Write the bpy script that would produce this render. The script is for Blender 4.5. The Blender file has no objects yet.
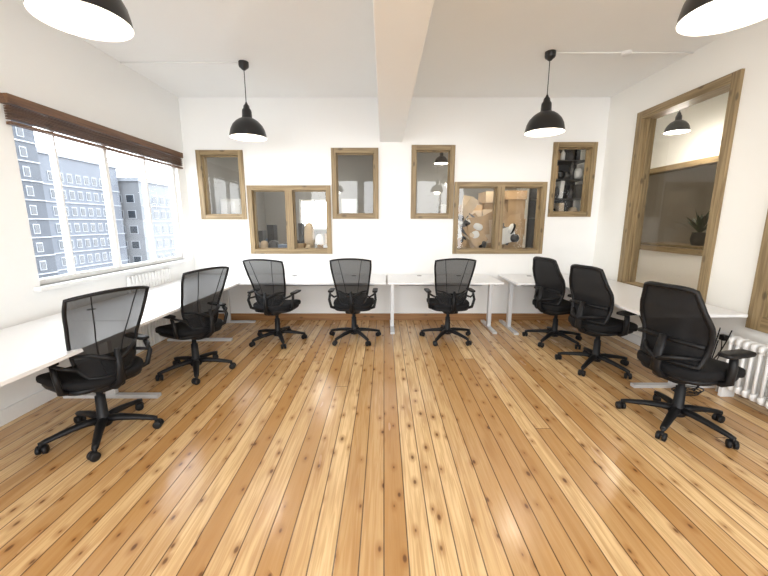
import bpy, math, random
from mathutils import Vector, Matrix, Euler
random.seed(7)
scene = bpy.context.scene
COL = scene.collection
pi = math.pi

# ------------------------------------------------------------------ materials
def newmat(name):
    m = bpy.data.materials.new(name); m.use_nodes = True
    nt = m.node_tree
    for n in list(nt.nodes): nt.nodes.remove(n)
    out = nt.nodes.new('ShaderNodeOutputMaterial')
    return m, nt, out

def N(nt, t, **kw):
    n = nt.nodes.new(t)
    for k, v in kw.items(): setattr(n, k, v)
    return n

def setin(nt, node, key, val):
    if isinstance(val, bpy.types.NodeSocket):
        nt.links.new(val, node.inputs[key])
    else:
        node.inputs[key].default_value = val

def math_(nt, op, a, b=0.0, c=0.0):
    n = N(nt, 'ShaderNodeMath', operation=op)
    setin(nt, n, 0, a); setin(nt, n, 1, b)
    if op in ('MULTIPLY_ADD',): setin(nt, n, 2, c)
    return n.outputs[0]

def mapr(nt, v, a, b, c=0.0, d=1.0, smooth=True):
    n = N(nt, 'ShaderNodeMapRange')
    n.interpolation_type = 'SMOOTHSTEP' if smooth else 'LINEAR'
    setin(nt, n, 'Value', v)
    n.inputs['From Min'].default_value = a; n.inputs['From Max'].default_value = b
    n.inputs['To Min'].default_value = c; n.inputs['To Max'].default_value = d
    return n.outputs[0]

def mixc(nt, f, a, b, mode='MIX'):
    n = N(nt, 'ShaderNodeMix', data_type='RGBA', blend_type=mode)
    setin(nt, n, 0, f)
    for idx, v in ((6, a), (7, b)):
        if isinstance(v, bpy.types.NodeSocket): nt.links.new(v, n.inputs[idx])
        else: n.inputs[idx].default_value = (*v, 1) if len(v) == 3 else v
    return n.outputs[2]

def pmat(name, col, rough=0.5, metal=0.0, var=0.06, scale=6.0, bump=0.0, bscale=80.0, coat=0.0, spec=0.5):
    m, nt, out = newmat(name)
    p = N(nt, 'ShaderNodeBsdfPrincipled')
    tc = N(nt, 'ShaderNodeTexCoord')
    nz = N(nt, 'ShaderNodeTexNoise'); nz.inputs['Scale'].default_value = scale
    nt.links.new(tc.outputs['Object'], nz.inputs['Vector'])
    dark = tuple(c * (1 - var) for c in col); lite = tuple(min(1, c * (1 + var)) for c in col)
    c = mixc(nt, nz.outputs['Fac'], dark, lite)
    nt.links.new(c, p.inputs['Base Color'])
    p.inputs['Roughness'].default_value = rough
    p.inputs['Metallic'].default_value = metal
    p.inputs['Coat Weight'].default_value = coat
    p.inputs['Specular IOR Level'].default_value = spec
    if bump > 0:
        n2 = N(nt, 'ShaderNodeTexNoise'); n2.inputs['Scale'].default_value = bscale
        nt.links.new(tc.outputs['Object'], n2.inputs['Vector'])
        b = N(nt, 'ShaderNodeBump'); b.inputs['Strength'].default_value = bump
        b.inputs['Distance'].default_value = 0.002
        nt.links.new(n2.outputs['Fac'], b.inputs['Height'])
        nt.links.new(b.outputs[0], p.inputs['Normal'])
    nt.links.new(p.outputs[0], out.inputs[0])
    return m

def emat(name, col, strength):
    m, nt, out = newmat(name)
    e = N(nt, 'ShaderNodeEmission'); e.inputs[0].default_value = (*col, 1); e.inputs[1].default_value = strength
    nt.links.new(e.outputs[0], out.inputs[0]); return m

def glassmat(name, tint=(0.97, 0.98, 0.98), refl=0.9, base=0.045):
    m, nt, out = newmat(name)
    t = N(nt, 'ShaderNodeBsdfTransparent'); t.inputs[0].default_value = (*tint, 1)
    g = N(nt, 'ShaderNodeBsdfGlossy'); g.inputs['Roughness'].default_value = 0.02
    lw = N(nt, 'ShaderNodeLayerWeight'); lw.inputs[0].default_value = 0.5
    f = math_(nt, 'POWER', lw.outputs['Facing'], 5.0)
    f = math_(nt, 'MULTIPLY', math_(nt, 'ADD', math_(nt, 'MULTIPLY', f, 0.9), base), refl)
    mx = N(nt, 'ShaderNodeMixShader')
    nt.links.new(f, mx.inputs[0]); nt.links.new(t.outputs[0], mx.inputs[1]); nt.links.new(g.outputs[0], mx.inputs[2])
    nt.links.new(mx.outputs[0], out.inputs[0]); return m

def meshmat(name, col, dens, scale=60):
    m, nt, out = newmat(name)
    t = N(nt, 'ShaderNodeBsdfTransparent')
    d = N(nt, 'ShaderNodeBsdfPrincipled'); d.inputs['Base Color'].default_value = (*col, 1); d.inputs['Roughness'].default_value = 0.75
    d.inputs['Specular IOR Level'].default_value = 0.25
    tc = N(nt, 'ShaderNodeTexCoord')
    w = N(nt, 'ShaderNodeTexWave'); w.inputs['Scale'].default_value = scale
    nt.links.new(tc.outputs['Object'], w.inputs['Vector'])
    f = mapr(nt, w.outputs['Fac'], 0, 1, dens - 0.03, min(1, dens + 0.03))
    mx = N(nt, 'ShaderNodeMixShader')
    nt.links.new(f, mx.inputs[0]); nt.links.new(t.outputs[0], mx.inputs[1]); nt.links.new(d.outputs[0], mx.inputs[2])
    nt.links.new(mx.outputs[0], out.inputs[0]); return m

def woodmat(name, axis, c1, c2, rough=0.5):
    m, nt, out = newmat(name)
    p = N(nt, 'ShaderNodeBsdfPrincipled'); p.inputs['Roughness'].default_value = rough
    tc = N(nt, 'ShaderNodeTexCoord'); mp = N(nt, 'ShaderNodeMapping')
    s = [45, 45, 45]; s[axis] = 2.2
    mp.inputs['Scale'].default_value = s
    nt.links.new(tc.outputs['Object'], mp.inputs[0])
    nz = N(nt, 'ShaderNodeTexNoise'); nz.inputs['Scale'].default_value = 1; nz.inputs['Detail'].default_value = 4
    nz.inputs['Distortion'].default_value = 0.6
    nt.links.new(mp.outputs[0], nz.inputs['Vector'])
    f = mapr(nt, nz.outputs['Fac'], 0.3, 0.7)
    mp2 = N(nt, 'ShaderNodeMapping'); s2 = [9, 9, 9]; s2[axis] = 4
    mp2.inputs['Scale'].default_value = s2
    nt.links.new(tc.outputs['Object'], mp2.inputs[0])
    vo = N(nt, 'ShaderNodeTexVoronoi'); vo.inputs['Scale'].default_value = 1
    nt.links.new(mp2.outputs[0], vo.inputs['Vector'])
    k = mapr(nt, vo.outputs['Distance'], 0.08, 0.2, 1, 0)
    c = mixc(nt, f, c1, c2)
    c = mixc(nt, math_(nt, 'MULTIPLY', k, 0.7), c, tuple(x * 0.35 for x in c1))
    nt.links.new(c, p.inputs['Base Color']); nt.links.new(p.outputs[0], out.inputs[0])
    return m

def floormat():
    BW = 0.115
    m, nt, out = newmat('varnished_pine_boards')
    p = N(nt, 'ShaderNodeBsdfPrincipled')
    tc = N(nt, 'ShaderNodeTexCoord'); sp = N(nt, 'ShaderNodeSeparateXYZ')
    nt.links.new(tc.outputs['Object'], sp.inputs[0])
    x, y = sp.outputs[0], sp.outputs[1]
    xs = math_(nt, 'DIVIDE', x, BW)
    bid = math_(nt, 'FLOOR', xs); fx = math_(nt, 'FRACT', xs)
    wn = N(nt, 'ShaderNodeTexWhiteNoise', noise_dimensions='1D'); nt.links.new(bid, wn.inputs['W'])
    r = wn.outputs['Value']
    ys = math_(nt, 'DIVIDE', math_(nt, 'ADD', y, math_(nt, 'MULTIPLY', r, 37.0)), 14.0)
    yid = math_(nt, 'FLOOR', ys); fy = math_(nt, 'FRACT', ys)
    cmb = N(nt, 'ShaderNodeCombineXYZ'); nt.links.new(bid, cmb.inputs[0]); nt.links.new(yid, cmb.inputs[1])
    wn2 = N(nt, 'ShaderNodeTexWhiteNoise', noise_dimensions='2D'); nt.links.new(cmb.outputs[0], wn2.inputs['Vector'])
    r2 = wn2.outputs['Value']
    yo = math_(nt, 'ADD', y, math_(nt, 'MULTIPLY', r2, 53.0))
    g = N(nt, 'ShaderNodeCombineXYZ')
    nt.links.new(math_(nt, 'MULTIPLY', x, 46.0), g.inputs[0]); nt.links.new(math_(nt, 'MULTIPLY', yo, 1.9), g.inputs[1])
    nz = N(nt, 'ShaderNodeTexNoise'); nz.inputs['Scale'].default_value = 1.0; nz.inputs['Detail'].default_value = 5; nz.inputs['Distortion'].default_value = 1.4
    nt.links.new(g.outputs[0], nz.inputs['Vector'])
    grain = mapr(nt, nz.outputs['Fac'], 0.36, 0.64)
    g2 = N(nt, 'ShaderNodeCombineXYZ')
    nt.links.new(math_(nt, 'MULTIPLY', x, 10.0), g2.inputs[0]); nt.links.new(math_(nt, 'MULTIPLY', yo, 1.5), g2.inputs[1])
    nz2 = N(nt, 'ShaderNodeTexNoise'); nz2.inputs['Scale'].default_value = 1.0; nz2.inputs['Detail'].default_value = 2
    nt.links.new(g2.outputs[0], nz2.inputs['Vector'])
    kn = N(nt, 'ShaderNodeCombineXYZ')
    nt.links.new(math_(nt, 'MULTIPLY', x, 1 / 0.10), kn.inputs[0]); nt.links.new(math_(nt, 'MULTIPLY', yo, 1 / 0.21), kn.inputs[1])
    vo = N(nt, 'ShaderNodeTexVoronoi', voronoi_dimensions='2D'); vo.inputs['Scale'].default_value = 1
    nt.links.new(kn.outputs[0], vo.inputs['Vector'])
    spc = N(nt, 'ShaderNodeSeparateColor'); nt.links.new(vo.outputs['Color'], spc.inputs[0])
    size = mapr(nt, spc.outputs[0], 0.45, 1.0, 0.02, 0.10, False)
    d2 = math_(nt, 'SUBTRACT', vo.outputs['Distance'], size)
    on = math_(nt, 'GREATER_THAN', spc.outputs[0], 0.48)
    knot = math_(nt, 'MULTIPLY', mapr(nt, d2, -0.04, 0.04, 1, 0), on)
    halo = math_(nt, 'MULTIPLY', mapr(nt, d2, 0.0, 0.26, 1, 0), on)
    base = mixc(nt, mapr(nt, r2, 0.0, 1.0, 0, 1), (0.50, 0.275, 0.10), (0.84, 0.60, 0.32))
    base = mixc(nt, math_(nt, 'MULTIPLY', grain, 0.5), base, (0.46, 0.23, 0.075))
    base = mixc(nt, mapr(nt, nz2.outputs['Fac'], 0.45, 0.75, 0, 0.5), base, (0.38, 0.18, 0.055))
    base = mixc(nt, math_(nt, 'MULTIPLY', halo, 0.55), base, (0.34, 0.145, 0.04))
    base = mixc(nt, math_(nt, 'MULTIPLY', knot, 0.8), base, (0.10, 0.038, 0.013))
    e = math_(nt, 'MINIMUM', fx, math_(nt, 'SUBTRACT', 1.0, fx))
    gap = mapr(nt, e, 0.012, 0.04, 1, 0)
    ey = math_(nt, 'MINIMUM', fy, math_(nt, 'SUBTRACT', 1.0, fy))
    gapy = mapr(nt, ey, 0.0001, 0.0003, 1, 0)
    gp = math_(nt, 'MAXIMUM', gap, gapy)
    base = mixc(nt, math_(nt, 'MULTIPLY', gp, 0.88), base, (0.06, 0.025, 0.009))
    nt.links.new(base, p.inputs['Base Color'])
    rg = mapr(nt, nz2.outputs['Fac'], 0.2, 0.8, 0.16, 0.28)
    nt.links.new(rg, p.inputs['Roughness'])
    p.inputs['Specular IOR Level'].default_value = 0.6
    b = N(nt, 'ShaderNodeBump'); b.inputs['Strength'].default_value = 0.5; b.inputs['Distance'].default_value = 0.003
    cup = math_(nt, 'ADD', math_(nt, 'SUBTRACT', 1.0, gp), math_(nt, 'MULTIPLY', grain, -0.06))
    cup = math_(nt, 'ADD', cup, math_(nt, 'MULTIPLY', nz2.outputs['Fac'], 0.5))
    nt.links.new(cup, b.inputs['Height']); nt.links.new(b.outputs[0], p.inputs['Normal'])
    nt.links.new(p.outputs[0], out.inputs[0])
    return m

M = {}
M['wall'] = pmat('painted_plaster_white', (0.88, 0.88, 0.865), 0.75, var=0.015, scale=2, bump=0.25, bscale=40)
M['wallr'] = pmat('painted_plaster_cream', (0.88, 0.865, 0.82), 0.75, var=0.015, scale=2, bump=0.25, bscale=40)
M['ceil'] = pmat('painted_ceiling', (0.89, 0.895, 0.885), 0.85, var=0.015, scale=2, bump=0.2, bscale=30)
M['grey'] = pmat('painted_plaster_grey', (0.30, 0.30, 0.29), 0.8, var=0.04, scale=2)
M['beige'] = pmat('painted_plaster_beige', (0.44, 0.39, 0.31), 0.8, var=0.04, scale=2)
M['floor'] = floormat()
OAK1, OAK2 = (0.19, 0.13, 0.062), (0.33, 0.24, 0.125)
M['oak'] = [woodmat('timber_grain_x', 0, OAK1, OAK2), woodmat('timber_grain_y', 1, OAK1, OAK2), woodmat('timber_grain_z', 2, OAK1, OAK2)]
M['blind'] = woodmat('stained_blind_wood', 1, (0.08, 0.036, 0.016), (0.17, 0.08, 0.036), 0.4)
M['skirt'] = woodmat('stained_skirting', 0, (0.26, 0.125, 0.045), (0.38, 0.19, 0.07), 0.45)
M['white'] = pmat('white_gloss_paint', (0.83, 0.83, 0.82), 0.35, var=0.02)
M['desk'] = pmat('white_laminate', (0.86, 0.86, 0.87), 0.28, var=0.012)
M['steel'] = pmat('silver_painted_steel', (0.66, 0.67, 0.68), 0.4, metal=0.3, var=0.03)
M['black'] = pmat('black_plastic', (0.006, 0.006, 0.007), 0.5, var=0.1, spec=0.3)
M['fabric'] = pmat('black_fabric', (0.008, 0.008, 0.009), 0.85, var=0.2, bump=0.5, bscale=400, spec=0.25)
M['grayp'] = pmat('dark_grey_plastic', (0.05, 0.05, 0.052), 0.4, var=0.1)
M['mesh'] = meshmat('black_chair_mesh', (0.009, 0.009, 0.010), 0.82)
M['meshd'] = meshmat('dense_chair_mesh', (0.006, 0.006, 0.007), 0.985)
M['glass'] = glassmat('window_glass')
M['glassi'] = glassmat('interior_glass', (0.95, 0.96, 0.955), 1.0, 0.055)
M['shade'] = pmat('black_enamel', (0.008, 0.008, 0.009), 0.35, var=0.1, coat=0.2)
M['shadein'] = pmat('white_enamel_inside', (0.55, 0.52, 0.47), 0.5, var=0.02)
M['bulb'] = emat('bulb_glow', (1.0, 0.90, 0.75), 1.4)
M['card'] = pmat('cardboard', (0.42, 0.28, 0.15), 0.85, var=0.18, scale=9)
M['card2'] = pmat('pale_cardboard', (0.58, 0.46, 0.32), 0.85, var=0.15, scale=9)
M['paper'] = pmat('paper_white', (0.7, 0.69, 0.66), 0.8, var=0.06)
M['blue'] = pmat('blue_plastic', (0.12, 0.17, 0.26), 0.5)
M['leaf'] = pmat('leaf_green', (0.02, 0.04, 0.015), 0.5, var=0.3)
M['pot'] = pmat('dark_ceramic', (0.03, 0.028, 0.026), 0.4)
M['bld1'] = pmat('dark_facade', (0.050, 0.057, 0.070), 0.8, var=0.2, scale=1.0)
M['bld2'] = pmat('grey_brick', (0.090, 0.100, 0.120), 0.8, var=0.2, scale=1.0)
M['bld3'] = pmat('pale_facade', (0.13, 0.137, 0.15), 0.8, var=0.2, scale=1.0)
M['bwin'] = pmat('facade_window', (0.025, 0.032, 0.042), 0.15, var=0.1)
M['bfrm'] = pmat('facade_window_frame', (0.22, 0.235, 0.26), 0.6)
M['asph'] = pmat('street_asphalt', (0.08, 0.08, 0.085), 0.9, var=0.2, scale=1)

# ------------------------------------------------------------------ mesh builder
class Bd:
    def __init__(s): s.v = []; s.f = []; s.mi = []; s.sm = []; s.mats = []
    def mid(s, m):
        if m not in s.mats: s.mats.append(m)
        return s.mats.index(m)
    def add(s, vs, fs, mat, smooth=False, mtx=None):
        o = len(s.v); i = s.mid(mat)
        for v in vs:
            v = Vector(v)
            if mtx is not None: v = mtx @ v
            s.v.append(v)
        for f in fs:
            s.f.append([a + o for a in f]); s.mi.append(i); s.sm.append(smooth)
    def box(s, c, d, mat, rot=(0, 0, 0)):
        mt = Matrix.Translation(c) @ Euler(rot).to_matrix().to_4x4()
        x, y, z = d[0] / 2, d[1] / 2, d[2] / 2
        vs = [(-x, -y, -z), (x, -y, -z), (x, y, -z), (-x, y, -z), (-x, -y, z), (x, -y, z), (x, y, z), (-x, y, z)]
        fs = [(0, 3, 2, 1), (4, 5, 6, 7), (0, 1, 5, 4), (1, 2, 6, 5), (2, 3, 7, 6), (3, 0, 4, 7)]
        s.add(vs, fs, mat, False, mt)
    def bx(s, x0, x1, y0, y1, z0, z1, mat):
        s.box(((x0 + x1) / 2, (y0 + y1) / 2, (z0 + z1) / 2), (abs(x1 - x0), abs(y1 - y0), abs(z1 - z0)), mat)
    def quad(s, pts, mat): s.add(pts, [(0, 1, 2, 3)], mat)
    def tube(s, pts, r, mat, closed=False, seg=8, flat=1.0):
        pts = [Vector(p) for p in pts]; n = len(pts)
        rs = r if isinstance(r, (list, tuple)) else [r] * n
        vs = []; nrm = None
        for i, p in enumerate(pts):
            if closed: t = pts[(i + 1) % n] - pts[i - 1]
            else: t = pts[min(i + 1, n - 1)] - pts[max(i - 1, 0)]
            t.normalize()
            if nrm is None:
                ref = Vector((0, 0, 1)) if abs(t.z) < 0.9 else Vector((1, 0, 0))
                nrm = (ref - t * ref.dot(t)).normalized()
            else:
                nrm = (nrm - t * nrm.dot(t)).normalized()
            bn = t.cross(nrm)
            for k in range(seg):
                a = 2 * pi * k / seg
                vs.append(p + nrm * (math.cos(a) * rs[i] * flat) + bn * (math.sin(a) * rs[i]))
        fs = []
        m = n if closed else n - 1
        for i in range(m):
            j = (i + 1) % n
            for k in range(seg):
                l = (k + 1) % seg
                fs.append((i * seg + k, i * seg + l, j * seg + l, j * seg + k))
        if not closed:
            fs.append(list(range(seg))[::-1]); fs.append([(n - 1) * seg + k for k in range(seg)])
        s.add(vs, fs, mat, True)
    def lathe(s, prof, mat, c=(0, 0, 0), seg=32, mtx=None):
        vs = []; fs = []; n = len(prof)
        for r, z in prof:
            for k in range(seg):
                a = 2 * pi * k / seg; vs.append((c[0] + r * math.cos(a), c[1] + r * math.sin(a), c[2] + z))
        for i in range(n - 1):
            for k in range(seg):
                l = (k + 1) % seg
                fs.append((i * seg + k, i * seg + l, (i + 1) * seg + l, (i + 1) * seg + k))
        s.add(vs, fs, mat, True, mtx)
    def superq(s, c, h, mat, e1=0.35, e2=0.35, rot=(0, 0, 0), nu=20, nv=12, fn=None):
        def sp(w, e): return math.copysign(abs(w) ** e, w)
        vs = []; fs = []
        for j in range(nv + 1):
            ph = -pi / 2 + pi * j / nv
            for i in range(nu):
                th = 2 * pi * i / nu
                x = sp(math.cos(ph), e1) * sp(math.cos(th), e2) * h[0]
                y = sp(math.cos(ph), e1) * sp(math.sin(th), e2) * h[1]
                z = sp(math.sin(ph), e1) * h[2]
                if fn: x, y, z = fn(x, y, z)
                vs.append((x, y, z))
        for j in range(nv):
            for i in range(nu):
                k = (i + 1) % nu
                fs.append((j * nu + i, j * nu + k, (j + 1) * nu + k, (j + 1) * nu + i))
        mt = Matrix.Translation(c) @ Euler(rot).to_matrix().to_4x4()
        s.add(vs, fs, mat, True, mt)
    def grid(s, fn, nu, nv, mat, smooth=True):
        vs = [fn(-1 + 2 * i / nu, j / nv) for j in range(nv + 1) for i in range(nu + 1)]
        fs = [(j * (nu + 1) + i, j * (nu + 1) + i + 1, (j + 1) * (nu + 1) + i + 1, (j + 1) * (nu + 1) + i) for j in range(nv) for i in range(nu)]
        s.add(vs, fs, mat, smooth)
    def data(s, name):
        me = bpy.data.meshes.new(name)
        me.from_pydata([tuple(v) for v in s.v], [], s.f)
        for m in s.mats: me.materials.append(m)
        me.polygons.foreach_set('material_index', s.mi)
        me.polygons.foreach_set('use_smooth', s.sm)
        me.update(); return me
    def obj(s, name, loc=(0, 0, 0), rz=0.0, bevel=0.0):
        return place(s.data(name), name, loc, rz, bevel)

def place(me, name, loc=(0, 0, 0), rz=0.0, bevel=0.0):
    o = bpy.data.objects.new(name, me); COL.objects.link(o)
    o.location = loc; o.rotation_euler = (0, 0, rz)
    if bevel > 0:
        b = o.modifiers.new('bevel', 'BEVEL'); b.width = bevel; b.segments = 2; b.limit_method = 'ANGLE'
    return o

# ------------------------------------------------------------------ room shell
XL, XR, YB, YF, H = -2.95, 3.25, 5.5, -2.6, 3.3
T = 0.15

def holed_wall(name, plane, p0, p1, a0, a1, z0, z1, holes, mat):
    A = sorted(set([a0, a1] + [h[0] for h in holes] + [h[1] for h in holes]))
    Z = sorted(set([z0, z1] + [h[2] for h in holes] + [h[3] for h in holes]))
    def solid(i, j):
        if i < 0 or j < 0 or i >= len(A) - 1 or j >= len(Z) - 1: return False
        ca, cz = (A[i] + A[i + 1]) / 2, (Z[j] + Z[j + 1]) / 2
        return not any(h[0] < ca < h[1] and h[2] < cz < h[3] for h in holes)
    b = Bd()
    def P(p, a, z): return (p, a, z) if plane == 'x' else (a, p, z)
    def q(pts): b.add([P(*k) for k in pts], [(0, 1, 2, 3)], mat)
    for i in range(len(A) - 1):
        for j in range(len(Z) - 1):
            if not solid(i, j): continue
            A0, A1, Z0, Z1 = A[i], A[i + 1], Z[j], Z[j + 1]
            q([(p0, A0, Z0), (p0, A1, Z0), (p0, A1, Z1), (p0, A0, Z1)])
            q([(p1, A0, Z0), (p1, A1, Z0), (p1, A1, Z1), (p1, A0, Z1)])
            if not solid(i - 1, j): q([(p0, A0, Z0), (p1, A0, Z0), (p1, A0, Z1), (p0, A0, Z1)])
            if not solid(i + 1, j): q([(p0, A1, Z0), (p1, A1, Z0), (p1, A1, Z1), (p0, A1, Z1)])
            if not solid(i, j - 1): q([(p0, A0, Z0), (p1, A0, Z0), (p1, A1, Z0), (p0, A1, Z0)])
            if not solid(i, j + 1): q([(p0, A0, Z1), (p1, A0, Z1), (p1, A1, Z1), (p0, A1, Z1)])
    return b.obj(name)

BACK = [(-2.766, -2.078, 1.58, 2.58), (-2.05, -0.80, 1.06, 2.08), (-0.778, -0.082, 1.59, 2.61),
        (0.404, 1.045, 1.59, 2.65), (1.055, 2.435, 1.06, 2.13), (2.482, 3.125, 1.62, 2.69)]
holed_wall('wall_back', 'y', YB, YB + T, XL - T, XR, 0, H, BACK, M['wall'])
LW = (3.0, 5.3, 1.0, 2.5)
holed_wall('wall_left', 'x', XL - T, XL, YF, YB, 0, H, [LW], M['wall'])
RW = [(3.5, 4.84, 0.66, 2.9), (1.6, 3.05, 0.62, 2.9)]
holed_wall('wall_right', 'x', XR, XR + T, YF, 9.0, 0, H, RW, M['wallr'])
ADDED_RWIN = [(-2.8, -0.95, 0.5, 3.1), (-0.8, 1.05, 0.5, 3.1), (1.2, 3.05, 0.5, 3.1)]  # unseen windows behind the camera, added and sized to let sky light in
holed_wall('wall_rear', 'y', YF - T, YF, XL - T, XR + T, 0, H, ADDED_RWIN, M['wall'])
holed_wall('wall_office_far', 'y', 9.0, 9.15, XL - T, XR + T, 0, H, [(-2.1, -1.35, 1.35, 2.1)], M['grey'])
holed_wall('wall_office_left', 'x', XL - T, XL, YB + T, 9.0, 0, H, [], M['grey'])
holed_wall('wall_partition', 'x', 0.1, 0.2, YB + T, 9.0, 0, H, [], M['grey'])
SX = 4.6
SWIN = (4.85, 6.75, 1.06, 2.44)
holed_wall('wall_sideroom_far', 'y', 8.0, 8.15, XR + T, 8.0, 0, H, [], M['beige'])
holed_wall('wall_sideroom_right', 'x', SX, SX + T, 0.5, 8.0, 0, H, [SWIN], M['wallr'])
holed_wall('wall_sideroom_near', 'y', 0.35, 0.5, XR + T, 8.15, 0, H, [], M['beige'])
holed_wall('wall_kitchen_right', 'x', 7.6, 7.75, 0.5, 8.0, 0, H, [], M['beige'])

b = Bd(); b.bx(XL - T, 8.15, YF - T, 9.15, -0.12, 0, M['floor']); b.obj('floor')
b = Bd(); b.bx(XL - T, 8.15, YF - T, 9.15, H, H + 0.15, M['ceil']); b.obj('ceiling')
b = Bd(); b.bx(-0.06, 0.265, YF, YB, 2.69, H, M['ceil']); b.obj('trim_1_ceiling_beam', bevel=0.006)
b = Bd(); b.bx(XL, XR, YB - 0.02, YB, 0, 0.11, M['skirt']); b.obj('baseboard_back', bevel=0.004)
b = Bd(); b.bx(XL, XL + 0.02, YF, YB - 0.02, 0, 0.12, M['white']); b.obj('baseboard_left', bevel=0.004)
b = Bd(); b.bx(XR - 0.02, XR, YF, YB - 0.02, 0, 0.11, M['white']); b.obj('baseboard_right', bevel=0.004)

# ------------------------------------------------------------------ interior timber windows
def timber_window_y(name, x0, x1, z0, z1, mull=None, w=0.07):
    b = Bd(); y0, y1 = YB - 0.025, YB + T + 0.01
    oz, ox = M['oak'][2], M['oak'][0]
    b.bx(x0, x0 + w, y0, y1, z0, z1, oz); b.bx(x1 - w, x1, y0, y1, z0, z1, oz)
    b.bx(x0 + w, x1 - w, y0, y1, z0, z0 + w, ox); b.bx(x0 + w, x1 - w, y0, y1, z1 - w, z1, ox)
    def bead(a0, a1):
        for (p, q_, r, s_) in ((a0, a0 + .015, z0 + w, z1 - w), (a1 - .015, a1, z0 + w, z1 - w)):
            b.bx(p, q_, YB + .05, YB + .09, r, s_, oz)
        for (r, s_) in ((z0 + w, z0 + w + .015), (z1 - w - .015, z1 - w)):
            b.bx(a0 + .015, a1 - .015, YB + .05, YB + .09, r, s_, ox)
    if mull:
        b.bx(mull - w * 0.8, mull + w * 0.8, y0, y1, z0 + w, z1 - w, oz)
        b.bx(mull - .003, mull + .003, y0 - .001, y0, z0 + w, z1 - w, M['blind'])
        segs = [(x0 + w, mull - w * .8), (mull + w * .8, x1 - w)]
    else: segs = [(x0 + w, x1 - w)]
    for a0, a1 in segs:
        bead(a0, a1)
        b.quad([(a0, YB + .07, z0 + w), (a1, YB + .07, z0 + w), (a1, YB + .07, z1 - w), (a0, YB + .07, z1 - w)], M['glassi'])
    b.obj(name)
mu = [None, -1.43, None, None, 1.75, None]
for i, h in enumerate(BACK): timber_window_y('window_%d' % (i + 2), *h, mull=mu[i])

def timber_window_x(name, X, y0, y1, z0, z1, mulls=(), w=0.09):
    b = Bd(); x0, x1 = X - 0.03, X + T + 0.01
    oz, oy = M['oak'][2], M['oak'][1]
    b.bx(x0, x1, y0, y0 + w, z0, z1, oz); b.bx(x0, x1, y1 - w, y1, z0, z1, oz)
    b.bx(x0, x1, y0 + w, y1 - w, z0, z0 + w, oy); b.bx(x0, x1, y0 + w, y1 - w, z1 - w, z1, oy)
    for m_ in mulls: b.bx(x0, x1, m_ - w / 2, m_ + w / 2, z0 + w, z1 - w, oz)
    for (p, q_) in ((y0 + w, y0 + w + .02), (y1 - w - .02, y1 - w)): b.bx(X + .05, X + .09, p, q_, z0 + w, z1 - w, oz)
    b.quad([(X + .07, y0 + w, z0 + w), (X + .07, y1 - w, z0 + w), (X + .07, y1 - w, z1 - w), (X + .07, y0 + w, z1 - w)], M['glassi'])
    b.obj(name)
timber_window_x('window_8', XR, 3.5, 4.84, 0.66, 2.9)
timber_window_x('window_9', XR, 1.6, 3.05, 0.62, 2.9, w=0.12)
timber_window_x('window_13', SX, *SWIN, w=0.08)

# ------------------------------------------------------------------ left exterior window
b = Bd(); y0, y1, z0, z1 = LW; w = 0.05
xa, xb = XL - 0.11, XL - 0.05
b.bx(xa, xb, y0, y0 + w, z0, z1, M['white']); b.bx(xa, xb, y1 - w, y1, z0, z1, M['white'])
b.bx(xa, xb, y0 + w, y1 - w, z0, z0 + w, M['white']); b.bx(xa, xb, y0 + w, y1 - w, z1 - w, z1, M['white'])
for ym, ww in ((3.42, .022), (4.02, .05), (4.66, .035)):
    b.bx(xa, xb, ym - ww / 2, ym + ww / 2, z0 + w, z1 - w, M['white'])
b.quad([(XL - .08, y0 + w, z0 + w), (XL - .08, y1 - w, z0 + w), (XL - .08, y1 - w, z1 - w), (XL - .08, y0 + w, z1 - w)], M['glass'])
b.bx(XL - 0.05, XL + 0.06, y0 - 0.06, y1 + 0.06, z0 - 0.035, z0 + 0.0, M['white'])
b.obj('window_1', bevel=0.003)
for i, h in enumerate(ADDED_RWIN):
    b = Bd(); w = 0.05; ya, yb = YF - 0.1, YF - 0.05
    b.bx(h[0], h[0] + w, ya, yb, h[2], h[3], M['white']); b.bx(h[1] - w, h[1], ya, yb, h[2], h[3], M['white'])
    b.bx(h[0], h[1], ya, yb, h[2], h[2] + w, M['white']); b.bx(h[0], h[1], ya, yb, h[3] - w, h[3], M['white'])
    mm = (h[0] + h[1]) / 2; b.bx(mm - .03, mm + .03, ya, yb, h[2] + w, h[3] - w, M['white'])
    b.obj('window_%d' % (14 + i))  # frames for the added rear openings, out of view
b = Bd()
b.bx(-2.1, -1.35, 9.02, 9.08, 1.35, 1.40, M['white']); b.bx(-2.1, -1.35, 9.02, 9.08, 2.05, 2.1, M['white'])
b.bx(-2.1, -2.05, 9.02, 9.08, 1.4, 2.05, M['white']); b.bx(-1.4, -1.35, 9.02, 9.08, 1.4, 2.05, M['white'])
b.bx(-1.74, -1.71, 9.02, 9.08, 1.4, 2.05, M['white'])
b.obj('window_12')
b = Bd()
b.bx(XL + 0.0, XL + 0.075, 2.93, 5.34, 2.44, 2.51, M['blind'])
for k in range(9):
    z = 2.425 - k * 0.0115
    b.box((XL + 0.04, 4.135, z), (0.05, 2.38, 0.005), M['blind'], rot=(0, math.radians(random.uniform(-4, 4)), 0))
b.bx(XL + 0.015, XL + 0.065, 2.945, 5.325, 2.29, 2.312, M['blind'])
for y in (3.3, 4.13, 4.95): b.tube([(XL + .04, y, 2.45), (XL + .04, y, 2.31)], .003, M['blind'])
b.obj('wooden_venetian_blind')

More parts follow.
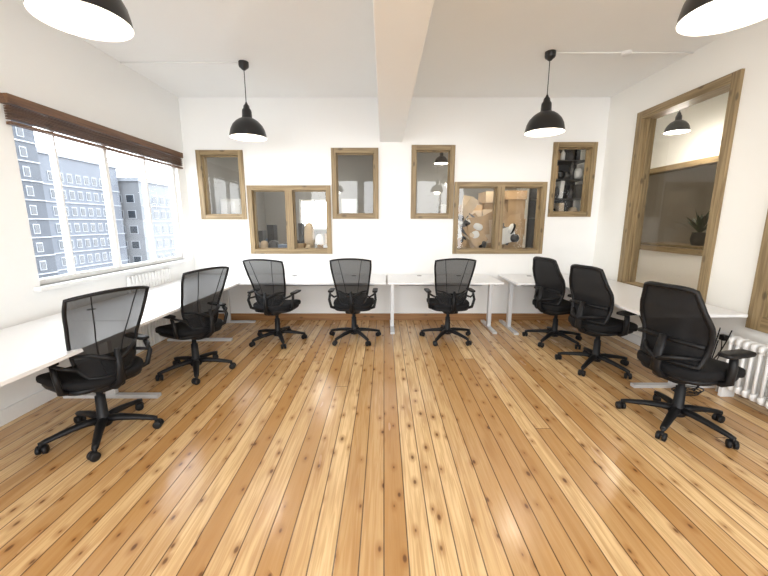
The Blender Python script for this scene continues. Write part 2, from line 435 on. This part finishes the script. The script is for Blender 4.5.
# ------------------------------------------------------------------ pendant lamps
def lamp_mesh(drop_top, s=1.0):
    b = Bd(); q = 0.91
    prof = [(0.225, 0.0), (0.222, 0.03), (0.208, 0.085), (0.180, 0.135), (0.140, 0.175), (0.100, 0.200), (0.068, 0.212),
            (0.060, 0.225), (0.058, 0.285), (0.054, 0.300), (0.040, 0.318), (0.034, 0.345), (0.020, 0.36), (0.008, 0.385), (0.004, 0.39)]
    b.lathe([(r * s * q, z * s) for r, z in prof], M['shade'])
    inn = [(0.225, 0.0), (0.218, 0.004), (0.214, 0.03), (0.200, 0.083), (0.173, 0.130), (0.135, 0.168), (0.095, 0.192), (0.04, 0.200), (0.001, 0.2)]
    b.lathe([(r * s * q, z * s) for r, z in inn], M['shadein'])
    b.tube([(0, 0, 0.38 * s), (0, 0, drop_top - 0.05)], 0.0045, M['black'])
    b.lathe([(0.001, -0.085), (0.018, -0.083), (0.03, -0.07), (0.05, -0.055), (0.055, -0.04), (0.055, 0.0)], M['shade'], c=(0, 0, drop_top), seg=24)
    b.lathe([(0.001, .055), (.018, .058), (.032, .072), (.038, .095), (.032, .12), (.02, .145), (.016, .16), (.016, .2 * s)], M['bulb'], c=(0, 0, 0.0), seg=16)
    return b.data('pendant_lamp')
RIM = 2.50
LM = lamp_mesh(H - RIM)
SM = lamp_mesh(H - 2.75, 0.7)
def lamp(x, y, power, me=LM, rim=RIM, col=(1, .92, .80)):
    e = place(me, 'pendant_lamp', (x, y, rim))
    l = bpy.data.lights.new('lamp_bulb_light', 'POINT'); l.energy = power; l.color = col; l.shadow_soft_size = 0.10
    lo = bpy.data.objects.new('bulb_light', l); COL.objects.link(lo); lo.parent = e; lo.location = (0, 0, 0.0)
    return e
PW = 9
for (x, y) in ((-1.57, 4.36), (1.75, 4.12), (-1.46, 1.93), (1.63, 1.87), (-1.5, -0.6), (1.7, -0.6)): lamp(x, y, PW)  # last two are unseen, added behind the camera for extra light
lamp(4.0, 5.16, 34, SM, 2.75)
lamp(6.2, 5.6, 22, SM, 2.75)  # unseen lamp added to light the room past the side room
lamp(-1.43, 5.86, 24, SM, 2.75); lamp(-1.45, 8.0, 24, SM, 2.75)  # added lamps out of view, brightening the office behind the glass
lamp(1.75, 5.86, 42, SM, 2.75); lamp(1.2, 7.8, 30, SM, 2.75)  # likewise added, to brighten the storage room and its box pile
b = Bd()
b.tube([(XL, 4.36, H - .008), (-1.62, 4.36, H - .008)], .008, M['ceil'])
b.obj('ceiling_conduit')
b = Bd()
b.tube([(1.8, 4.12, H - .008), (XR, 4.12, H - .008)], .008, M['ceil'])
b.obj('ceiling_conduit')
b = Bd(); b.lathe([(0.001, -.03), (.04, -.03), (.05, -.015), (.05, 0)], M['white'], c=(0, 0, 0), seg=24)
b.obj('smoke_detector', (2.55, 4.12, H))

# ------------------------------------------------------------------ desks
def desk(x0, x1, y0, y1, z=0.74, along='x', legs=(True, True), inset=0.12, grom=()):
    b = Bd()
    cx, cy = (x0 + x1) / 2, (y0 + y1) / 2
    L = (x1 - x0) if along == 'x' else (y1 - y0); D = (y1 - y0) if along == 'x' else (x1 - x0)
    def bb(a0, a1, d0, d1, zz0, zz1, m):
        if along == 'x': b.bx(a0, a1, d0, d1, zz0, zz1, m)
        else: b.bx(d0, d1, a0, a1, zz0, zz1, m)
    bb(-L / 2 + .002, L / 2 - .002, -D / 2, D / 2, z - 0.026, z, M['desk'])
    for sgn, on in zip((-1, 1), legs):
        if not on: continue
        a = sgn * (L / 2 - inset)
        bb(a - .025, a + .025, -.04, .04, .03, z - .05, M['steel'])
        bb(a - .03, a + .03, -D / 2 + .06, D / 2 - .06, 0.0, .03, M['steel'])
        bb(a - .025, a + .025, -D / 2 + .08, D / 2 - .08, z - .056, z - .026, M['steel'])
    bb(-L / 2 + inset, L / 2 - inset, -.02, .02, z - .09, z - .05, M['steel'])
    bb(-L / 2 + inset + .1, L / 2 - inset - .1, .06, .16, z - .13, z - .12, M['white'])
    bb(-L / 2 + inset + .1, L / 2 - inset - .1, .15, .16, z - .13, z - .06, M['white'])
    for gx, gy in grom:
        b.lathe([(.001, .004), (.033, .004), (.038, 0)], M['grayp'], c=(gx, gy, z), seg=20)
    return b.obj('desk', (cx, cy, 0), bevel=0.003)
DX = -1.95
desk(-2.91, DX, 1.05, 2.83, along='y', legs=(True, False), grom=((-.3, .35),))
desk(-2.91, DX, 2.83, 4.61, along='y', grom=((-.3, -.5),))
desk(-2.91, DX, 4.61, 5.47, along='y', legs=(False, True), grom=())
desk(DX + .005, 0.03, 4.70, 5.47, legs=(False, False), inset=.07, grom=((.5, .25), (-.4, .25)))
desk(0.05, 1.62, 4.70, 5.47, inset=.07, grom=((-.3, .25), (.3, .25)))
desk(1.78, 3.21, 4.66, 5.47, inset=.06, grom=((-.3, .25),))
desk(2.30, 3.21, 3.03, 4.655, along='y', legs=(True, False), grom=((.3, .2),))

# ------------------------------------------------------------------ office chairs
def chair_base(b, R=0.32, spin=0.3, mat=None):
    mat = mat or M['black']
    b.lathe([(0.001, .07), (.05, .07), (.058, .085), (.052, .125), (.036, .15), (.032, .30), (.022, .305), (.02, .43), (.001, .43)], mat, seg=20)
    for k in range(5):
        a = spin + 2 * pi * k / 5; ca, sa = math.cos(a), math.sin(a)
        pts = [(ca * r, sa * r, z) for r, z in ((.03, .115), (.10, .120), (.2, .108), (R - .03, .086), (R, .078))]
        b.tube(pts, [.036, .033, .028, .023, .020], mat, seg=8, flat=.75)
        cx, cy = ca * R, sa * R
        b.tube([(cx, cy, .09), (cx, cy, .045)], .012, mat)
        sw = a + 0.7 + k
        tx, ty = math.cos(sw), math.sin(sw); px, py = -ty, tx
        ox, oy = cx + px * .012, cy + py * .012
        for sg in (-1, 1):
            p = [(ox + tx * sg * d, oy + ty * sg * d, .031) for d in (.006, .009, .027, .031)]
            b.tube(p, [.024, .0305, .0305, .024], mat, seg=18)
        b.superq((ox, oy, .05), (.020, .020, .016), mat, .8, .8, nu=10, nv=6)

def mesh_task_chair():
    b = Bd()
    chair_base(b, .345)
    b.superq((0, -.03, .42), (.10, .17, .04), M['black'], .4, .4)
    def sf(x, y, z):
        z2 = z - .05 * max(0, (y - .12) / .14) ** 2 + .02 * (abs(x) / .25) ** 2
        return x * (1 - .06 * (y < 0) * abs(y) / .25), y, z2
    b.superq((0, .03, .478), (.265, .27, .04), M['fabric'], .45, .5, nu=36, nv=14, fn=sf)
    b.superq((0, .03, .445), (.245, .25, .025), M['black'], .4, .5, nu=30, nv=8)
    def W(v): return .165 + .09 * (v ** .8)
    def S(u, v):
        y = -.235 + .045 * math.sin(pi * min(1, v * 1.5)) * (1 - v) - .15 * v * v + .085 * u * u * (0.6 + .4 * v)
        z = .52 + .56 * v + .045 * (1 - u * u) * (v - .3)
        x = u * W(v) * (1 - .04 * max(0, v - .85) / .15 * abs(u) ** 3) * (1 - .18 * max(0, .12 - v) / .12)
        return Vector((x, y, z))
    b.grid(S, 20, 24, M['mesh'])
    n = 16
    loop = [S(-1, j / n) for j in range(n + 1)] + [S(-1 + 2 * i / n, 1) for i in range(1, n + 1)] + \
           [S(1, 1 - j / n) for j in range(1, n + 1)] + [S(1 - 2 * i / n, 0) for i in range(1, n)]
    b.tube(loop, .0115, M['black'], closed=True, seg=8)
    for u0 in (-.55, .55):
        b.tube([S(u0 * (.55 + .45 * v_ / 10), v_ / 10) + Vector((0, -.003, 0)) for v_ in range(11)], .004, M['black'], seg=5)
    b.grid(lambda u, v: S(u, .02 + .24 * v) + Vector((0, -.008, 0)), 14, 4, M['mesh'])
    b.tube([(0, -.10, .415), (0, -.22, .42), (0, -.285, .47), (0, -.295, .58), (0, -.285, .70)], [.034, .032, .028, .022, .016], M['black'], seg=10, flat=.8)
    for sg in (-1, 1):
        b.tube([(0, -.288, .62), (sg * .07, -.28, .66), (sg * .13, -.25, .69), tuple(S(sg, .30))], [.015, .014, .012, .010], M['black'])
        b.tube([(sg * .05, -.06, .43), (sg * .20, -.10, .435), (sg * .275, -.14, .47), (sg * .295, -.16, .57), (sg * .288, -.12, .65)],
               [.016, .018, .019, .017, .015], M['black'], seg=8)
        b.superq((sg * .285, -.03, .668), (.034, .125, .014), M['black'], .5, .4, nu=20, nv=8)
        b.tube([(sg * .29, -.13, .655), (sg * .265, -.20, .64), (sg * .22, -.24, .62), tuple(S(sg, .18))], .012, M['black'])
    return b.data('mesh_office_chair')

def high_task_chair():
    b = Bd()
    chair_base(b, .355, spin=.1)
    b.superq((0, -.02, .42), (.12, .18, .045), M['black'], .4, .4)
    def sf(x, y, z): return x, y, z - .05 * max(0, (y - .12) / .14) ** 2 + .015 * (abs(x) / .25) ** 2
    b.superq((0, .03, .485), (.26, .27, .05), M['fabric'], .45, .45, nu=36, nv=14, fn=sf)
    b.superq((0, .03, .44), (.24, .25, .025), M['black'], .4, .5, nu=30, nv=8)
    def W(v):
        return .205 + .045 * math.sin(pi * min(1, v / .75) * .5) - .075 * max(0, v - .55) / .45
    def S(u, v):
        y = -.225 + .05 * math.sin(pi * min(1, v * 1.35)) * (1 - .5 * v) - .085 * v * v + .05 * u * u
        z = .55 + .55 * v - .02 * abs(u) ** 4 * v
        return Vector((u * W(v), y, z))
    b.grid(S, 18, 24, M['meshd'])
    n = 16
    loop = [S(-1, j / n) for j in range(n + 1)] + [S(-1 + 2 * i / n, 1) for i in range(1, n + 1)] + \
           [S(1, 1 - j / n) for j in range(1, n + 1)] + [S(1 - 2 * i / n, 0) for i in range(1, n)]
    b.tube(loop, .018, M['black'], closed=True, seg=8)
    b.tube([S(-.93 + 1.86 * i / 10, .28) + Vector((0, -.012, 0)) for i in range(11)], .018, M['black'], seg=8)
    b.tube([(0, -.10, .42), (0, -.23, .425), (0, -.29, .48), (0, -.285, .60), (0, -.255, .74)], [.04, .04, .038, .034, .028], M['black'], seg=10, flat=.6)
    for sg in (-1, 1):
        b.tube([(0, -.29, .56), (sg * .09, -.275, .60), tuple(S(sg * .95, .12))], [.02, .018, .014], M['black'])
        b.tube([(sg * .06, .0, .435), (sg * .25, .0, .435), (sg * .29, .0, .46), (sg * .295, .0, .56), (sg * .29, .0, .65)],
               [.018, .022, .026, .026, .022], M['black'], seg=10, flat=1.0)
        b.superq((sg * .29, .02, .668), (.048, .13, .019), M['black'], .5, .4, nu=22, nv=8)
    return b.data('office_chair')

CA, CB = mesh_task_chair(), high_task_chair()
def chair(me, name, x, y, fx, fy):
    return place(me, name, (x, y, 0), math.atan2(-fx, fy))
chair(CA, 'mesh_office_chair', -2.07, 2.40, -.92, .40)
chair(CA, 'mesh_office_chair', -1.97, 3.52, -.90, .43)
chair(CA, 'mesh_office_chair', -1.40, 4.50, .15, .99)
chair(CA, 'mesh_office_chair', -0.40, 4.58, .02, 1)
chair(CA, 'mesh_office_chair', 0.85, 4.58, -.06, 1)
chair(CB, 'office_chair', 2.24, 4.48, .95, .30)
chair(CB, 'office_chair', 2.29, 3.64, .95, .30)
chair(CB, 'office_chair', 2.28, 2.54, .97, .25)

# ------------------------------------------------------------------ radiators
def radiator(name, x, y0, y1, z0, z1, deep=.10):
    b = Bd(); n = int((y1 - y0) / .06)
    for i in range(n):
        y = y0 + .03 + i * (y1 - y0 - .06) / (n - 1)
        for dx in (-deep / 2 + .02, 0, deep / 2 - .02):
            b.tube([(x + dx, y, z0 + .05), (x + dx, y, z1 - .05)], .014, M['white'], seg=8)
        b.superq((x, y, z1 - .04), (deep / 2, .024, .04), M['white'], .7, .6, nu=14, nv=8)
        b.superq((x, y, z0 + .06), (deep / 2, .024, .04), M['white'], .7, .6, nu=14, nv=8)
    for y in (y0 + .03, y1 - .03): b.bx(x - deep / 2, x + deep / 2, y - .015, y + .015, 0, z0 + .06, M['white'])
    b.tube([(x, y1, z0 + .06), (x, y1 + .06, z0 + .06), (x, y1 + .06, 0.0)], .01, M['white'])
    b.obj(name)
radiator('column_radiator', XR - .17, 2.05, 3.0, .06, .56, .12)
b = Bd()
n = 14
for i in range(n):
    y = 4.02 + i * .06
    b.superq((XL + .022, y, .47), (.018, .024, .46), M['white'], .25, .6, nu=12, nv=12)
b.bx(XL + .006, XL + .036, 4.0, 4.83, .80, .84, M['white'])
b.obj('column_radiator')

b = Bd()
b.bx(XR - .012, XR, 3.17, 3.32, .42, .51, M['white'])
b.bx(XR - .05, XR - .012, 3.20, 3.25, .44, .49, M['black'])
pts = []
for k in range(24):
    a = k / 23; pts.append((XR - .05 - .05 * math.sin(a * pi), 3.22 - .05 * math.sin(a * 5), .46 - .455 * a))
b.tube(pts, .004, M['black'], seg=6)
b.obj('wall_socket')
# cables drooping from the desk to the floor, with a loose coil
b = Bd()
b.tube([(2.75 + .08 * math.cos(t * .35) * (1 + .015 * t), 3.0 + .06 * math.sin(t * .35), .008 + .0008 * t) for t in range(60)], .005, M['black'], seg=6)
def droop(p0, p1, sag, r=.005):
    pts = []
    for k in range(21):
        t = k / 20; q = Vector(p0).lerp(Vector(p1), t); q.z = max(.008, q.z - sag * 4 * t * (1 - t)); pts.append(q)
    b.tube(pts, r, M['black'], seg=6)
droop((3.0, 3.12, .60), (3.05, 4.2, .60), .45)
droop((3.05, 3.1, .60), (2.83, 3.02, .02), .12)
droop((2.85, 3.06, .02), (3.17, 3.22, .44), .16)
droop((2.9, 3.2, .60), (3.14, 3.08, .58), .33)
b.obj('power_cable')

# ------------------------------------------------------------------ stuff in neighbouring rooms
def clutter_stack(name, x0, x1, y0, y1, ztops, mats, seed, sheets=True, sx=.32):
    rnd = random.Random(seed); b = Bd(); n = max(1, int((x1 - x0) / sx)); w = (x1 - x0) / n
    for i in range(n):
        z = 0.0; top = ztops * rnd.uniform(.9, 1.06)
        while z < top - .05:
            h = min(rnd.uniform(.12, .34), top - z)
            b.box((x0 + w * (i + .5) + rnd.uniform(-.02, .02), (y0 + y1) / 2 + rnd.uniform(-.04, .04), z + h / 2),
                  (w * rnd.uniform(.8, .95), (y1 - y0) * rnd.uniform(.75, .95), h - .002), rnd.choice(mats), rot=(0, 0, rnd.uniform(-.12, .12)))
            z += h
    if sheets:
        for k in range(20):
            b.box((rnd.uniform(x0 + .2, x1 - .25), y0 - .06 + rnd.uniform(-.06, .02), rnd.uniform(1.15, ztops - .15)),
                  (rnd.uniform(.12, .36), .012, rnd.uniform(.2, .45)), rnd.choice(mats + [M['grayp']]), rot=(rnd.uniform(-.15, .1), rnd.uniform(-.8, .8), rnd.uniform(-.2, .2)))
        for k in range(14):
            b.superq((rnd.uniform(x0 + .15, x1 - .15), y0 - .08, rnd.uniform(1.12, 1.6)), (rnd.uniform(.04, .10), .06, rnd.uniform(.04, .09)),
                     rnd.choice([M['black'], M['paper'], M['paper'], M['grayp'], M['card2']]), .8, .8, rot=(0, rnd.uniform(-.5, .5), 0))
    return b.obj(name)
cm = [M['card'], M['card2'], M['card'], M['card2'], M['paper'], M['card']]
clutter_stack('cardboard_box_pile', 0.92, 2.36, 5.98, 6.4, 1.95, cm, 3)
b = Bd(); rnd = random.Random(5)
for x in (2.47, 3.2):
    for y in (5.8, 6.2): b.bx(x - .012, x + .012, y - .012, y + .012, 0, 2.75, M['grayp'])
b.bx(2.47, 3.2, 6.2, 6.21, 0, 2.75, M['grayp'])
for z in (.1, .6, 1.1, 1.6, 1.9, 2.2, 2.48):
    b.bx(2.47, 3.2, 5.79, 6.21, z, z + .012, M['grayp'])
    x = 2.49
    while x < 3.10:
        wd = rnd.uniform(.04, .11); hh = rnd.uniform(.12, .27)
        m = rnd.choice([M['black'], M['card'], M['grayp'], M['card2'], M['black'], M['paper'], M['pot']])
        t = rnd.random()
        if t < .4: b.box((x + wd / 2, 5.93, z + .015 + hh / 2), (wd, .2, hh), m, rot=(0, rnd.uniform(-.08, .08), 0))
        elif t < .7: b.lathe([(.001, 0), (wd / 2, 0), (wd / 2, hh * .7), (wd / 5, hh * .85), (wd / 5, hh), (.001, hh)], m, c=(x + wd / 2, 5.9, z + .012), seg=14)
        else: b.superq((x + wd / 2, 5.88, z + .012 + hh * .4), (wd * .6, .07, hh * .4), m, .8, .8)
        x += wd + .006
b.obj('storage_shelf')
b = Bd()
b.bx(-2.25, -.85, 5.95, 6.45, 0, .98, M['white'])
for k in range(4): b.bx(-2.25 + .35 * k + .01, -1.91 + .35 * k, 5.935, 5.95, .05, .95, M['desk'])
b.obj('low_cupboard')
rnd = random.Random(12); b = Bd()
for row, (ya, yb_, mx) in enumerate(((6.22, 6.42, .58), (5.98, 6.18, .34))):
    x = -2.22
    while x < -.92:
        wd = rnd.uniform(.06, .18); h = rnd.uniform(.10, mx)
        m = rnd.choice([M['card'], M['card2'], M['paper'], M['black'], M['blue'], M['grayp'], M['black'], M['paper']])
        if rnd.random() < .6: b.bx(x, min(-.87, x + wd), ya, yb_, .98, .98 + h, m)
        else: b.superq((x + wd / 2, (ya + yb_) / 2, .98 + h / 2), (wd / 2, .09, h / 2), m, .7, .7)
        x += wd + .01
b.obj('office_clutter')
for x in (-2.92, -.76):
    b = Bd(); b.bx(x, x + .40 if x < -2 else x + .28, 6.5, 6.75, 0, 1.95, M['paper']); b.bx(x + .02, x + .26, 6.485, 6.5, .1, 1.9, M['desk']); b.obj('tall_cabinet')
b = Bd(); b.bx(4.85, 5.35, 4.9, 6.8, 0, 1.14, M['pot']); b.bx(4.83, 5.37, 4.88, 6.82, 1.14, 1.17, M['oak'][0]); b.obj('sideboard')
b = Bd()
b.lathe([(.001, 0), (.08, 0), (.11, .1), (.09, .2), (.095, .21), (.075, .2), (.001, .19)], M['pot'], seg=20)
for k in range(44):
    a = random.uniform(0, 2 * pi); L = random.uniform(.25, .52); tilt = random.uniform(.1, 1.0)
    d = Vector((math.cos(a) * math.sin(tilt), math.sin(a) * math.sin(tilt), math.cos(tilt))); sd = Vector((-math.sin(a), math.cos(a), 0))
    p0 = Vector((0, 0, .19)); p1 = p0 + d * L * .55; p2 = p0 + d * L + Vector((0, 0, -.06))
    b.add([p0, p1 - sd * .03, p1 + sd * .03, p2], [(0, 1, 2), (1, 3, 2)], M['leaf'])
b.obj('potted_plant', (5.05, 5.75, 1.17))

# ------------------------------------------------------------------ outside
def building(name, x1, y0, y1, z1, mat, fh=3.0, wh=1.7, bay=1.7, ww=1.0, z0=-12, depth=10):
    b = Bd(); b.bx(x1 - depth, x1, y0, y1, z0, z1, mat)
    z = z0 + .6
    while z + wh < z1 - .3:
        y = y0 + .4
        while y + ww < y1 - .2:
            b.bx(x1, x1 + .03, y, y + ww, z, z + wh, M['bfrm']); b.bx(x1 + .03, x1 + .05, y + .05, y + ww - .05, z + .05, z + wh - .05, M['bwin'])
            y += bay
        x = x1 - .4
        while x - ww > x1 - depth:
            b.bx(x - ww, x, y0 - .03, y0, z, z + wh, M['bfrm']); b.bx(x - ww + .05, x - .05, y0 - .05, y0 - .03, z + .05, z + wh - .05, M['bwin'])
            x -= bay
        b.bx(x1, x1 + .06, y0, y1, z - .22, z - .16, M['bfrm'])
        z += fh
    b.bx(x1 - depth - .1, x1 + .1, y0 - .1, y1 + .1, z1, z1 + .25, M['bfrm'])
    b.obj(name)
building('office_tower', -18, 12, 19.4, 22, M['bld1'], .95, .5, .55, .36)
building('brick_apartment_building', -18.5, 19.9, 25.6, 5.2, M['bld2'], .95, .52, .6, .36)
building('modern_apartment_building', -17.5, 26.2, 42, 4.4, M['bld3'], 1.1, .6, .9, .6)
b = Bd(); b.bx(-60, 60, -60, 70, -12.1, -12, M['asph']); b.obj('ground')

# ------------------------------------------------------------------ world
w = bpy.data.worlds.new('overcast_sky'); scene.world = w; w.use_nodes = True
nt = w.node_tree
for n in list(nt.nodes): nt.nodes.remove(n)
o = nt.nodes.new('ShaderNodeOutputWorld'); bg = nt.nodes.new('ShaderNodeBackground')
tc = nt.nodes.new('ShaderNodeTexCoord'); sp = nt.nodes.new('ShaderNodeSeparateXYZ'); nt.links.new(tc.outputs['Generated'], sp.inputs[0])
cr = nt.nodes.new('ShaderNodeValToRGB'); nt.links.new(sp.outputs[2], cr.inputs[0])
cr.color_ramp.elements[0].color = (.96, .98, 1, 1); cr.color_ramp.elements[1].color = (.84, .92, 1, 1)
nt.links.new(cr.outputs[0], bg.inputs[0]); bg.inputs[1].default_value = 6.4
nt.links.new(bg.outputs[0], o.inputs[0])
# light portals in the window openings (sampling aid for the sky light)
def portal(name, loc, rot, sx, sy):
    l = bpy.data.lights.new(name, 'AREA'); l.shape = 'RECTANGLE'; l.size = sx; l.size_y = sy
    l.cycles.is_portal = True
    o = bpy.data.objects.new(name, l); COL.objects.link(o); o.location = loc; o.rotation_euler = rot
portal('sky_portal_left', (XL - .14, 4.15, 1.75), (0, math.radians(-90), 0), 1.5, 2.3)
portal('sky_portal_rear', (0.125, YF - .14, 1.8), (math.radians(90), 0, 0), 6.0, 2.6)

# ------------------------------------------------------------------ camera
cam = bpy.data.cameras.new('camera'); co = bpy.data.objects.new('camera', cam); COL.objects.link(co)
co.location = (0, 0, 1.54); co.rotation_euler = (math.radians(90 - 10.5), 0, 0)
cam.sensor_width = 36; cam.lens = 16.64; cam.clip_start = 0.05; cam.clip_end = 200
scene.camera = co
scene.view_settings.view_transform = 'Standard'
scene.view_settings.look = 'None'
scene.view_settings.exposure = 0.62
